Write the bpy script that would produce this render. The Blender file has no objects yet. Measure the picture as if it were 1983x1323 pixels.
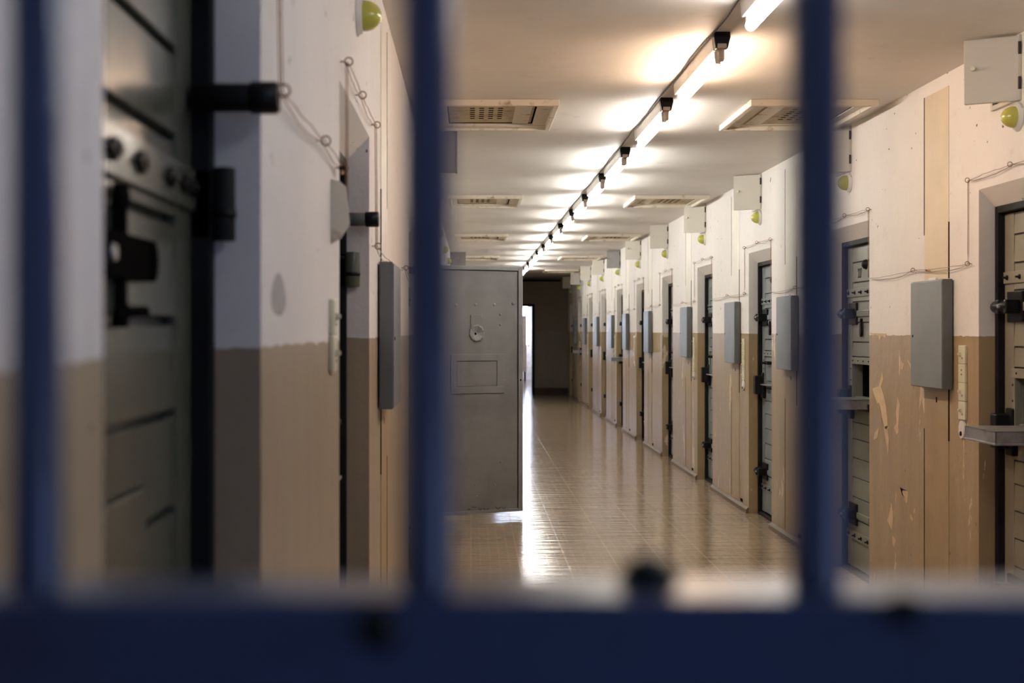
import bpy, bmesh, math, random
from mathutils import Vector, Matrix
random.seed(7)
PI = math.pi
sc = bpy.context.scene
COL = sc.collection

# ---------------------------------------------------------------- camera, world, light, exposure
CAMZ = 1.45
cam_d = bpy.data.cameras.new('camera')
cam = bpy.data.objects.new('camera', cam_d); COL.objects.link(cam)
cam.location = (0, 0, CAMZ); cam.rotation_euler = (PI/2, 0, 0)
cam_d.sensor_width = 36; cam_d.lens = 2700*36/1983
cam_d.shift_x = 79.5/1983; cam_d.shift_y = -21.5/1983
cam_d.clip_start = 0.02
cam_d.dof.use_dof = True; cam_d.dof.focus_distance = 8.3; cam_d.dof.aperture_fstop = 4.1
sc.camera = cam

world = bpy.data.worlds.new('world'); sc.world = world; world.use_nodes = True
bgn = world.node_tree.nodes['Background']
bgn.inputs[0].default_value = (0.35, 0.5, 1.0, 1); bgn.inputs[1].default_value = 0.12

sc.view_settings.view_transform = 'Standard'; sc.view_settings.look = 'None'
sc.view_settings.gamma = 1; sc.view_settings.use_curve_mapping = False
sc.view_settings.exposure = 1.0
try:
    sc.cycles.use_denoising = True
    sc.cycles.max_bounces = 10; sc.cycles.diffuse_bounces = 6; sc.cycles.glossy_bounces = 4
    sc.cycles.sample_clamp_indirect = 8; sc.cycles.caustics_reflective = False
except Exception:
    pass

def area(name, loc, rot, sx, sy, power, color):
    d = bpy.data.lights.new(name, 'AREA'); d.shape = 'RECTANGLE'; d.size = sx; d.size_y = sy
    d.energy = power; d.color = color
    o = bpy.data.objects.new(name, d); COL.objects.link(o); o.location = loc; o.rotation_euler = rot
    return o
# added blue fill light right of the camera, outside the gate; no window there
area('landing_daylight', (2.13, -0.75, 1.5), (0, PI/2, 0), 1.2, 0.9, 8.0, (0.45, 0.6, 1.0))

# ---------------------------------------------------------------- dimensions
XR, XL, H = 2.2, -0.32, 2.64
YN, YF = -1.5, 31.5
DEP = 0.07
DOORTOP, LINTEL = 1.985, 2.06
PAINT = 1.425
RIGHT = [(5.2+2.5*k, 6.04+2.5*k) for k in range(11)]
LEFT = [(1.213, 2.123), (3.39, 4.386), (7.15, 8.05), (9.72, 10.62), (12.3, 13.15), (14.8, 15.65), (17.3, 18.15),
        (23.6, 24.45), (26.1, 26.95), (28.6, 29.45)]
OPEN_LEFT = 3
HALL = (19.9, 22.3)     # wide opening in the left wall with a daylight window behind it
RB = [.955, 1.45, .96, .96, 1.48, 1.43, .93, .93, .93, .93, .93]

ORD = ['nearest', 'second', 'third', 'fourth', 'fifth', 'sixth', 'seventh', 'eighth', 'ninth', 'tenth', 'eleventh', 'twelfth', 'thirteenth', 'fourteenth', 'fifteenth']

# ---------------------------------------------------------------- materials
MATS = {}
def newmat(name):
    m = bpy.data.materials.new(name); m.use_nodes = True
    nt = m.node_tree; b = nt.nodes['Principled BSDF']
    MATS[name] = m
    return m, nt, b
def N(nt, typ, **kw):
    n = nt.nodes.new(typ)
    for k, v in kw.items(): setattr(n, k, v)
    return n
def noise(nt, vec, scale, detail=4, rough=.55, dist=0):
    n = N(nt, 'ShaderNodeTexNoise'); n.inputs['Scale'].default_value = scale
    n.inputs['Detail'].default_value = detail; n.inputs['Roughness'].default_value = rough
    n.inputs['Distortion'].default_value = dist
    nt.links.new(vec, n.inputs['Vector']); return n.outputs['Fac']
def ramp(nt, fac, a, b, ca=(0,0,0,1), cb=(1,1,1,1)):
    r = N(nt, 'ShaderNodeValToRGB'); r.color_ramp.elements[0].position = a; r.color_ramp.elements[1].position = b
    r.color_ramp.elements[0].color = ca; r.color_ramp.elements[1].color = cb
    nt.links.new(fac, r.inputs[0]); return r.outputs[0]
def mix(nt, fac, a, b, blend='MIX'):
    m = N(nt, 'ShaderNodeMix', data_type='RGBA', blend_type=blend)
    for s, v in ((m.inputs[0], fac), (m.inputs[6], a), (m.inputs[7], b)):
        if isinstance(v, (int, float)): s.default_value = v
        elif isinstance(v, tuple): s.default_value = (*v[:3], 1)
        else: nt.links.new(v, s)
    return m.outputs[2]
def math_(nt, op, a, b=None):
    m = N(nt, 'ShaderNodeMath', operation=op)
    for s, v in ((m.inputs[0], a), (m.inputs[1], b)):
        if v is None: continue
        if isinstance(v, (int, float)): s.default_value = v
        else: nt.links.new(v, s)
    return m.outputs[0]
def bump(nt, b, h, strength, dist=.01):
    n = N(nt, 'ShaderNodeBump'); n.inputs['Strength'].default_value = strength; n.inputs['Distance'].default_value = dist
    nt.links.new(h, n.inputs['Height']); nt.links.new(n.outputs[0], b.inputs['Normal'])
def coords(nt, scale=(1,1,1), which='Object'):
    t = N(nt, 'ShaderNodeTexCoord'); mp = N(nt, 'ShaderNodeMapping')
    mp.inputs['Scale'].default_value = scale
    nt.links.new(t.outputs[which], mp.inputs[0]); return mp.outputs[0], t.outputs[which]

def simple(name, col, rough=.5, metal=0, var=.12, scale=8, spec=.5, bmp=.05, col2=None, amt=(.45,.7)):
    m, nt, b = newmat(name)
    v, _ = coords(nt)
    f = noise(nt, v, scale, 5, .6)
    c2 = col2 or tuple(c*(1-var*2) for c in col)
    c = mix(nt, ramp(nt, f, *amt), col, c2)
    nt.links.new(c, b.inputs['Base Color'])
    b.inputs['Roughness'].default_value = rough; b.inputs['Metallic'].default_value = metal
    b.inputs['Specular IOR Level'].default_value = spec
    if bmp: bump(nt, b, noise(nt, v, scale*6, 3), bmp, .004)
    return m
def emit(name, col, s):
    m, nt, b = newmat(name)
    b.inputs['Base Color'].default_value = (.8,.8,.8,1)
    b.inputs['Emission Color'].default_value = (*col, 1); b.inputs['Emission Strength'].default_value = s
    return m

def wall_material(name, up, lo, peel_amt=.70):
    m, nt, b = newmat(name)
    v, raw = coords(nt)
    sep = N(nt, 'ShaderNodeSeparateXYZ'); nt.links.new(raw, sep.inputs[0]); z = sep.outputs[2]
    edge = math_(nt, 'ADD', z, math_(nt, 'MULTIPLY', math_(nt, 'SUBTRACT', noise(nt, v, 14, 4), .5), .022))
    upf = math_(nt, 'GREATER_THAN', edge, PAINT)
    n1 = noise(nt, v, 1.3, 5, .6)
    vs, _ = coords(nt, (3.5, 3.5, .6))
    streak = noise(nt, vs, 2.2, 4, .6)
    upc = mix(nt, ramp(nt, n1, .35, .75), up, tuple(c*.90 for c in up))
    upc = mix(nt, ramp(nt, noise(nt, v, 9, 6, .7), .58, .8), upc, tuple(c*f for c, f in zip(up, (.84,.79,.72))))
    loc = mix(nt, ramp(nt, streak, .35, .7), lo, tuple(c*.84 for c in lo))
    # peeled flakes: tall ragged patches showing pale plaster
    vp, _ = coords(nt, (4.2, 4.2, 1.15))
    pl = noise(nt, vp, 1.55, 7, .62, .35)
    vq, _ = coords(nt, (1, 1, .4))
    pl2 = noise(nt, vq, 15, 5, .6)
    zone = ramp(nt, z, .05, .16, (1,1,1,1), (0,0,0,1))
    pf = math_(nt, 'GREATER_THAN', math_(nt, 'ADD', pl, math_(nt, 'MULTIPLY', math_(nt, 'SUBTRACT', pl2, .5), .16)), peel_amt)
    loc = mix(nt, pf, loc, (.62,.50,.36))
    # grimy scuffed foot of the wall
    foot = math_(nt, 'MULTIPLY', zone, ramp(nt, noise(nt, v, 7, 5, .7), .4, .65))
    loc = mix(nt, foot, loc, (.24,.17,.11))
    c = mix(nt, upf, loc, upc)
    # small dark nicks
    nick = math_(nt, 'GREATER_THAN', noise(nt, v, 23, 2, .5), .745)
    c = mix(nt, nick, c, (.14,.10,.07))
    nt.links.new(c, b.inputs['Base Color'])
    rr = N(nt, 'ShaderNodeMapRange'); nt.links.new(upf, rr.inputs[0]); rr.inputs[3].default_value = .38; rr.inputs[4].default_value = .7
    nt.links.new(rr.outputs[0], b.inputs['Roughness']); b.inputs['Specular IOR Level'].default_value = .4
    h = math_(nt, 'ADD', noise(nt, v, 6, 6, .6), math_(nt, 'MULTIPLY', noise(nt, v, 90, 2), .18))
    h = math_(nt, 'SUBTRACT', h, math_(nt, 'MULTIPLY', pf, .25))
    bump(nt, b, h, .45, .012)
    return m
M_WALL = wall_material('wall_paint', (.76,.725,.69), (.375,.275,.155), .632)
M_WALL_L = wall_material('wall_paint_left', (.76,.725,.70), (.375,.295,.205), .78)
M_WALL_F = wall_material('wall_paint_end', (.20,.165,.125), (.17,.145,.105), .9)  # end wall colour darkened to stand in for the poor light there
M_ROOM = simple('room_paint', (.62,.64,.68), .7)

def ceiling_mat():
    m, nt, b = newmat('ceiling_paint'); v, _ = coords(nt)
    c = mix(nt, ramp(nt, noise(nt, v, .9, 6, .6), .35, .7), (.72,.69,.65), (.63,.595,.555))
    c = mix(nt, ramp(nt, noise(nt, v, 5, 6, .7), .62, .8), c, (.52,.46,.38))
    nt.links.new(c, b.inputs['Base Color']); b.inputs['Roughness'].default_value = .62
    h = math_(nt, 'ADD', noise(nt, v, 4, 5, .55), math_(nt, 'MULTIPLY', noise(nt, v, 60, 2), .1))
    bump(nt, b, h, .35, .015); return m
M_CEIL = ceiling_mat()

def floor_mat():
    m, nt, b = newmat('lino_floor'); v, raw = coords(nt)
    n1 = noise(nt, v, .8, 5, .6)
    base = mix(nt, ramp(nt, n1, .3, .7), (.385,.285,.20), (.30,.218,.145))
    br = N(nt, 'ShaderNodeTexBrick'); br.offset = 0; br.inputs['Scale'].default_value = 1
    br.inputs['Brick Width'].default_value = .06; br.inputs['Row Height'].default_value = .06
    br.inputs['Mortar Size'].default_value = .0055; br.inputs['Mortar Smooth'].default_value = .3
    br.inputs['Color1'].default_value = (0,0,0,1); br.inputs['Color2'].default_value = (.25,.25,.25,1); br.inputs['Mortar'].default_value = (1,1,1,1)
    nt.links.new(raw, br.inputs['Vector'])
    base = mix(nt, math_(nt, 'MULTIPLY', br.outputs['Color'], .35), base, (.46,.36,.24))
    br2 = N(nt, 'ShaderNodeTexBrick'); br2.offset = 0
    for k, q in (('Scale',1),('Brick Width',.30),('Row Height',.30),('Mortar Size',.006),('Mortar Smooth',.2)): br2.inputs[k].default_value = q
    br2.inputs['Color1'].default_value = (0,0,0,1); br2.inputs['Color2'].default_value = (0,0,0,1); br2.inputs['Mortar'].default_value = (1,1,1,1)
    nt.links.new(raw, br2.inputs['Vector'])
    base = mix(nt, math_(nt, 'MULTIPLY', br2.outputs['Color'], .28), base, (.50,.42,.31))
    vo = N(nt, 'ShaderNodeTexVoronoi'); vo.inputs['Scale'].default_value = 55; nt.links.new(v, vo.inputs['Vector'])
    base = mix(nt, ramp(nt, vo.outputs['Distance'], .15, .3, (.5,.5,.5,1), (0,0,0,1)), base, (.20,.14,.085))
    wear = noise(nt, v, 2.3, 6, .7)
    base = mix(nt, math_(nt, 'MULTIPLY', ramp(nt, wear, .5, .8), .35), base, (.44,.36,.26))
    nt.links.new(base, b.inputs['Base Color'])
    rr = N(nt, 'ShaderNodeMapRange'); nt.links.new(wear, rr.inputs[0]); rr.inputs[3].default_value = .09; rr.inputs[4].default_value = .20
    nt.links.new(rr.outputs[0], b.inputs['Roughness']); b.inputs['Specular IOR Level'].default_value = .45
    vy, _ = coords(nt, (1.0, 6.5, 1))
    h = math_(nt, 'ADD', noise(nt, vy, 1.6, 4, .6), math_(nt, 'MULTIPLY', noise(nt, v, 18, 3), .06))
    h = math_(nt, 'ADD', h, math_(nt, 'MULTIPLY', br2.outputs['Color'], -.05))
    bump(nt, b, h, .17, .03); return m
M_FLOOR = floor_mat()

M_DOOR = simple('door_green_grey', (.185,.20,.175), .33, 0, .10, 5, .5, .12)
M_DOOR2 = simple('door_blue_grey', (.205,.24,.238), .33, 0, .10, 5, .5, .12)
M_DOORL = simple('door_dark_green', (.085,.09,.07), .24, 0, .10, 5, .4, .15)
M_DOORB = simple('door_beige_grey', (.25,.23,.175), .38, 0, .10, 5, .5, .12)
M_LEAF = simple('inner_leaf_grey', (.205,.203,.21), .33, 0, .12, 3, .5, .08)
M_LEAFEDGE = simple('inner_leaf_edge', (.235,.232,.24), .35, 0, .1, 3)
M_BLACK = simple('black_iron', (.005,.005,.0055), .42, 0, .2, 10, .2)
M_FRAME = simple('dark_frame', (.013,.013,.0135), .6, 0, .2, 6, .15)
M_BOX = simple('wall_box_grey', (.20,.212,.21), .42, .1, .08, 4)
M_BOXD = simple('wall_box_side', (.12,.13,.132), .45, .1, .08, 4)  # wall box grey darkened, shade on the box sides put into the colour
M_CBOX = simple('ceiling_box_beige', (.60,.57,.50), .6, 0, .1, 6, .3, .1, (.40,.31,.2), (.6,.85))
M_CBOXG = simple('ceiling_box_grey', (.24,.225,.215), .5, 0, .1, 6)
M_TRIM = simple('chase_cover_tan', (.62,.52,.36), .55, 0, .06, 3)
M_TRIMW = simple('chase_cover_white', (.72,.68,.60), .55, 0, .06, 3)
M_TRIMLO = simple('chase_cover_wainscot', (.365,.265,.145), .45, 0, .08, 3)
M_BASE = simple('baseboard_tan', (.15,.11,.07), .6, 0, .15, 6, .5, .1, (.12,.08,.05), (.5,.75))
M_DARK = simple('dark_gap', (.008,.007,.006), .9, spec=0)
M_RUST = simple('rusty_dark', (.05,.035,.025), .8)
M_CREAM = simple('cream_plastic', (.66,.63,.47), .35, 0, .06, 6, .5, 0)
M_WHITEP = simple('white_enamel', (.72,.70,.66), .4, 0, .05, 6, .5, 0)
M_COPPER = simple('copper_wire', (.30,.17,.10), .4, .7, .15, 30)
M_STEEL = simple('worn_steel', (.36,.36,.37), .38, .6, .2, 12)
M_BATTEN = simple('batten_enamel', (.74,.73,.70), .4, 0, .05, 6, .5, 0)
M_BULB = simple('unlit_bulb', (.62,.52,.44), .35, 0, .05, 6, .5, 0)
M_HPANEL = simple('hatch_panel', (.44,.345,.22), .6, 0, .15, 9, .4, .2, (.22,.13,.06), (.48,.74))
M_HRIM = simple('hatch_rim', (.66,.60,.50), .55, 0, .1, 14, .4, .2, (.25,.15,.08), (.58,.76))
M_RED = simple('red_sleeve', (.5,.05,.02), .4); M_YEL = simple('yellow_sleeve', (.7,.45,.05), .4)
M_BLUE = simple('gate_blue_paint', (.019,.034,.09), .28, 0, .15, 20, .6, .1)
M_CUP = simple('cupboard_beige', (.55,.42,.30), .5)
M_DOME, nt_, b_ = newmat('yellow_dome')
b_.inputs['Base Color'].default_value = (.50,.50,.10,1); b_.inputs['Roughness'].default_value = .12
b_.inputs['Coat Weight'].default_value = .5; b_.inputs['Subsurface Weight'].default_value = .2; b_.inputs['Subsurface Scale'].default_value = .02
TUBE_S = 34.0
TUBES = {
 'day': emit('tube_daylight_white', (.96,.93,.94), TUBE_S*.45),
 'blue': emit('tube_cold_white', (.78,.86,1.0), TUBE_S*.45),
 'cool': emit('tube_cool_white', (1.0,.93,.88), TUBE_S*.8),
 'warm': emit('tube_warm_white', (1.0,.71,.50), TUBE_S*1.1),
 'mid':  emit('tube_soft_white', (1.0,.91,.82), TUBE_S*.9),
 'neu':  emit('tube_neutral_white', (1.0,.98,.92), TUBE_S*1.1),
}
M_DAY = emit('daylight_pane', (.62,.74,1.0), 20)
M_DAY2 = emit('daylight_pane_side', (.62,.76,1.0), 80)

# ---------------------------------------------------------------- mesh builder
class MB:
    def __init__(s): s.v, s.f, s.m, s.sm, s.mats = [], [], [], [], []
    def mi(s, mat):
        if mat not in s.mats: s.mats.append(mat)
        return s.mats.index(mat)
    def face(s, pts, mat, smooth=False):
        i = len(s.v); s.v += [tuple(p) for p in pts]; s.f.append(tuple(range(i, i+len(pts)))); s.m.append(s.mi(mat)); s.sm.append(smooth)
    def raw(s, verts, faces, mat, smooth=False):
        i = len(s.v); s.v += [tuple(p) for p in verts]; k = s.mi(mat)
        for f in faces: s.f.append(tuple(i+a for a in f)); s.m.append(k); s.sm.append(smooth)
    def box(s, x0, x1, y0, y1, z0, z1, mat):
        x0, x1 = min(x0,x1), max(x0,x1); y0, y1 = min(y0,y1), max(y0,y1); z0, z1 = min(z0,z1), max(z0,z1)
        V = [(x0,y0,z0),(x1,y0,z0),(x1,y1,z0),(x0,y1,z0),(x0,y0,z1),(x1,y0,z1),(x1,y1,z1),(x0,y1,z1)]
        s.raw(V, [(0,3,2,1),(4,5,6,7),(0,1,5,4),(1,2,6,5),(2,3,7,6),(3,0,4,7)], mat)
    def prism(s, pts, axis, a, b, mat):
        """polygon pts (2-D) extruded along axis from a to b"""
        def P(p, t):
            return {'x': (t,p[0],p[1]), 'y': (p[0],t,p[1]), 'z': (p[0],p[1],t)}[axis]
        n = len(pts); V = [P(p,a) for p in pts]+[P(p,b) for p in pts]
        F = [tuple(range(n))[::-1], tuple(range(n,2*n))]+[(i,(i+1)%n,n+(i+1)%n,n+i) for i in range(n)]
        s.raw(V, F, mat)
    def lathe(s, prof, mat, c=(0,0,0), axis=(0,0,1), n=20, smooth=True, cap=True):
        """prof list of (r, t) along axis"""
        ax = Vector(axis).normalized(); u = ax.orthogonal().normalized(); w = ax.cross(u); c = Vector(c)
        V, F = [], []
        for r, t in prof:
            for i in range(n):
                a = 2*PI*i/n; V.append(c+ax*t+(u*math.cos(a)+w*math.sin(a))*r)
        for j in range(len(prof)-1):
            for i in range(n):
                F.append((j*n+i, j*n+(i+1)%n, (j+1)*n+(i+1)%n, (j+1)*n+i))
        s.raw(V, F, mat, smooth)
        if cap:
            k = len(s.v)-len(V)
            s.f.append(tuple(k+i for i in range(n))[::-1]); s.m.append(s.mi(mat)); s.sm.append(False)
            s.f.append(tuple(k+(len(prof)-1)*n+i for i in range(n))); s.m.append(s.mi(mat)); s.sm.append(False)
    def cyl(s, p0, p1, r, mat, n=16, r2=None, smooth=True):
        p0, p1 = Vector(p0), Vector(p1); d = p1-p0
        s.lathe([(r,0),(r2 if r2 is not None else r, d.length)], mat, p0, d, n, smooth)
    def tube(s, pts, r, mat, n=6):
        pts = [Vector(p) for p in pts]; V, F = [], []
        for j, p in enumerate(pts):
            d = (pts[min(j+1,len(pts)-1)]-pts[max(j-1,0)]).normalized()
            u = d.cross(Vector((.31,.17,.93))).normalized() if abs(d.dot(Vector((.31,.17,.93)).normalized())) < .98 else d.orthogonal().normalized()
            w = d.cross(u)
            for i in range(n):
                a = 2*PI*i/n; V.append(p+(u*math.cos(a)+w*math.sin(a))*r)
        for j in range(len(pts)-1):
            for i in range(n): F.append((j*n+i, j*n+(i+1)%n, (j+1)*n+(i+1)%n, (j+1)*n+i))
        F.append(tuple(range(n))[::-1]); F.append(tuple((len(pts)-1)*n+i for i in range(n)))
        s.raw(V, F, mat, True)
    def build(s, name, parent=None, bevel=0, loc=None, seg=2):
        me = bpy.data.meshes.new(name); me.from_pydata(s.v, [], s.f)
        for m in s.mats: me.materials.append(m)
        me.polygons.foreach_set('material_index', s.m); me.polygons.foreach_set('use_smooth', s.sm)
        me.update()
        o = bpy.data.objects.new(name, me); COL.objects.link(o)
        if parent: o.parent = parent
        if loc: o.location = loc
        if bevel:
            b = o.modifiers.new('bevel', 'BEVEL'); b.width = bevel; b.segments = seg; b.limit_method = 'ANGLE'; b.angle_limit = .7
        return o

def fixn(o):
    bm = bmesh.new(); bm.from_mesh(o.data); bmesh.ops.recalc_face_normals(bm, faces=bm.faces); bm.to_mesh(o.data); bm.free(); return o
def tag(o, label=None, cat=None, group=None, kind=None):
    if label: o['label'] = label
    if cat: o['category'] = cat
    if group: o['group'] = group
    if kind: o['kind'] = kind
    return o
def empty(name, loc=(0,0,0), rz=0):
    o = bpy.data.objects.new(name, None); COL.objects.link(o); o.location = loc; o.rotation_euler = (0,0,rz)
    o.empty_display_size = .1
    return o
KIDS = {}
def copy_tree(o, loc=None, rz=None, parent=None):
    c = o.copy(); COL.objects.link(c); c.parent = parent
    if loc is not None: c.location = loc
    if rz is not None: c.rotation_euler = (0,0,rz)
    for ch in list(o.children): copy_tree(ch, parent=c)
    return c
RZR, RZL = -PI/2, PI/2        # local frame of things on a wall: -y faces the corridor, +x to the viewer's right
def on_right(y, z=0): return (XR, y, z), RZR
def on_left(y, z=0): return (XL, y, z), RZL

# ---------------------------------------------------------------- large structure
def wall(name, s, X, recs, mat, hall=None):
    b = MB()
    def q(y0, y1, z0, z1):
        n = max(1, int((y1-y0)/1.2))
        for i in range(n):
            a, c = y0+(y1-y0)*i/n, y0+(y1-y0)*(i+1)/n
            b.face([(X,a,z0),(X,c,z0),(X,c,z1),(X,a,z1)] if s < 0 else [(X,c,z0),(X,a,z0),(X,a,z1),(X,c,z1)], mat)
    y = YN; items = sorted([(r[0], r[1], 'r') for r in recs]+([(hall[0], hall[1], 'h')] if hall else []))
    D = X+s*DEP
    for (a, c, k) in items:
        q(y, a, 0, H)
        if k == 'r':
            q(a, c, LINTEL, H)
            for yy in (a, c):
                P = [(X,yy,0),(D,yy,0),(D,yy,DOORTOP),(X,yy,LINTEL)]
                b.face(P if (yy == a) == (s > 0) else P[::-1], mat)
            P = [(X,a,LINTEL),(X,c,LINTEL),(D,c,DOORTOP),(D,a,DOORTOP)]
            b.face(P if s > 0 else P[::-1], mat)
        else:
            q(a, c, 2.25, H)
            for yy in (a, c):
                b.face([(X,yy,0),(X+s*.25,yy,0),(X+s*.25,yy,2.25),(X,yy,2.25)], mat)
            b.face([(X,a,2.25),(X,c,2.25),(X+s*.25,c,2.25),(X+s*.25,a,2.25)], mat)
        y = c
    q(y, YF, 0, H)
    # solid back so the wall has real thickness
    back = X+s*.25
    y = YN
    for (a, c, k) in items+[(YF+.1, YF+.1, 'e')]:
        b.face([(back,y,0),(back,a,0),(back,a,H),(back,y,H)], mat)
        if k == 'r' and not (s < 0 and recs.index((a,c)) == OPEN_LEFT):
            b.face([(back,a,0),(back,c,0),(back,c,H),(back,a,H)], mat)
        elif k != 'e':
            b.face([(back,a,2.0 if k == 'r' else 2.25),(back,c,2.0 if k == 'r' else 2.25),(back,c,H),(back,a,H)], mat)
            if k == 'r':
                for yy in (a, c): b.face([(D,yy,0),(back,yy,0),(back,yy,2.0),(D,yy,2.0)], mat)
        y = c
    o = b.build(name); tag(o, kind='structure'); return o
wall('wall_right', 1, XR, RIGHT, M_WALL)
wall('wall_left', -1, XL, LEFT, M_WALL_L, HALL)

b = MB(); b.box(XL-.3, XR+.3, YN, 41.2, -.08, 0, M_FLOOR); b.box(-3.2, XL-.29, 8.8, 24, -.08, 0, M_FLOOR)
tag(b.build('floor'), kind='structure')
b = MB(); b.box(XL-.3, XR+.3, YN, 41.2, H, H+.1, M_CEIL); b.box(-3.2, XL-.29, 8.8, 24, H, H+.1, M_CEIL)
tag(b.build('ceiling'), kind='structure')
# end wall with doorway
DX0, DX1, DZ = .55, 1.41, 2.01
b = MB()
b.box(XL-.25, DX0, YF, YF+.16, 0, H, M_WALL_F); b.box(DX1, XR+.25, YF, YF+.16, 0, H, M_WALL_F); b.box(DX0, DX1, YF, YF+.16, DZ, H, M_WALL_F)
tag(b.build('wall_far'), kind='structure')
b = MB()
for x in (DX0, DX1-.0): b.box(x-.03, x+.03, YF-.025, YF+.17, 0, DZ+.03, M_FRAME)
b.box(DX0-.03, DX1+.03, YF-.025, YF+.17, DZ-.02, DZ+.04, M_FRAME)
tag(b.build('door_25', bevel=.004), 'dark steel frame of the open doorway in the end wall', 'doorway', kind='structure')
b = MB(); b.box(DX1+.03, XR, YF-.03, YF, 0, .15, M_RUST); b.box(XL, DX0-.03, YF-.03, YF, 0, .15, M_RUST)  # dark strip standing in for the shadow at the foot of the end wall
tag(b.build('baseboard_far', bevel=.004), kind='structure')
# header beam seen dark below ceiling at the end
b = MB(); b.box(1.15, 2.02, YF-.06, YF, H-.085, H-.045, M_DARK)
tag(b.build('trim_30'), kind='structure')
# room beyond
YB = 41.0
b = MB()
b.box(XL-.25, XL-.15, YF+.16, YB, 0, H, M_ROOM); b.box(XR+.15, XR+.25, YF+.16, YB, 0, H, M_ROOM)
WX0, WX1, WZ0, WZ1 = -.1, 1.72, .98, 2.3
b.box(XL-.25, WX0, YB, YB+.15, 0, H, M_ROOM); b.box(WX1, XR+.25, YB, YB+.15, 0, H, M_ROOM)
b.box(WX0, WX1, YB, YB+.15, 0, WZ0, M_ROOM); b.box(WX0, WX1, YB, YB+.15, WZ1, H, M_ROOM)
tag(b.build('wall_end_room'), kind='structure')
def window(name, loc, rz, w, h, mat, bars=2):
    e = empty(name, loc, rz); tag(e, kind='structure')
    f = MB(); t = .05
    for x in (0, w-t): f.box(x, x+t, -.02, .06, 0, h, M_WHITEP)
    for z in (0, h-t): f.box(0, w, -.02, .06, z, z+t, M_WHITEP)
    for i in range(1, bars+1):
        x = w*i/(bars+1); f.box(x-.02, x+.02, 0, .05, 0, h, M_WHITEP)
    f.build('window_frame', e, bevel=.005)
    p = MB(); p.box(t*.5, w-t*.5, .05, .07, t*.5, h-t*.5, mat); p.build('pane', e)
    return e
window('window_1', (WX0, YB+.02, WZ0), 0, WX1-WX0, WZ1-WZ0, M_DAY)
# side hall lit by a window
b = MB()
b.box(-2.3, -2.2, 19.6, 22.7, 0, H, M_ROOM)
b.box(-2.2, XL-.25, 19.5, 19.6, 0, H, M_ROOM); b.box(-2.2, XL-.25, 22.6, 22.7, 0, H, M_ROOM)
tag(b.build('wall_side_hall'), kind='structure')
window('window_2', (-2.18, 20.0, .7), PI/2, 2.2, 1.7, M_DAY2)
# the open cell behind the open leaf
a4, c4 = LEFT[OPEN_LEFT]
b = MB()
b.box(-3.1, -3.0, 9.0, 11.4, 0, H, M_WALL_L); b.box(-3.0, XL-.25, 8.9, 9.0, 0, H, M_WALL_L); b.box(-3.0, XL-.25, 11.4, 11.5, 0, H, M_WALL_L)
tag(b.build('wall_open_cell'), kind='structure')

# baseboards
def baseboard(name, s, X, recs, extra=()):
    b = MB(); y = YN
    for a, c in sorted(list(recs)+list(extra)):
        for (p, q_) in ((y, a),):
            b.prism([(X, 0), (X-s*.024, 0), (X-s*.022, .030), (X-s*.004, .048), (X, .048)], 'y', p, q_, M_BASE)
        y = c
    b.prism([(X, 0), (X-s*.024, 0), (X-s*.022, .030), (X-s*.004, .048), (X, .048)], 'y', y, YF, M_BASE)
    o = b.build(name); fixn(o); tag(o, kind='structure')
baseboard('baseboard_right', 1, XR, RIGHT)
baseboard('baseboard_left', -1, XL, LEFT, [HALL])

# chase covers (vertical service strips) as trims
def chase(name, s, X, yc, n):
    e_ = MB(); w = .17; t = .0025
    x1 = X - s*t
    e_.box(X, x1, yc-w, yc+w, PAINT, 2.577, M_TRIM if n == 0 else M_TRIMW)
    e_.box(X, x1, yc-w, yc+w, .055, PAINT, M_TRIMLO)
    xs = X - s*(t+.0012)
    far, near = yc+w, yc-w
    e_.box(X, xs, far-.002, far+.006, 1.91, 2.577, M_DARK)
    e_.box(X, xs, near-.006, near+.002, 1.69, 1.95, M_DARK)
    e_.box(X, xs, near-.006, near+.002, .94, 1.18, M_DARK)
    e_.box(X, xs, far-.002, far+.006, .06, .975, M_DARK)
    e_.box(X, xs, yc-.012, yc+.002, 1.11, 1.135, M_DARK)
    for i in range(3): e_.box(X, xs, near-.05-.035*i, near-.062-.035*i, .06, .085, M_DARK)
    tag(e_.build(name), kind='structure')
ti = 1
for k in range(10):
    chase('trim_%d' % ti, 1, XR, (RIGHT[k][0]+RIGHT[k][1])/2+RB[k]+.01, k); ti += 1
for yc in (5.1, 11.45, 13.9, 16.4): chase('trim_%d' % ti, -1, XL, yc, 1); ti += 1

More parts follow.
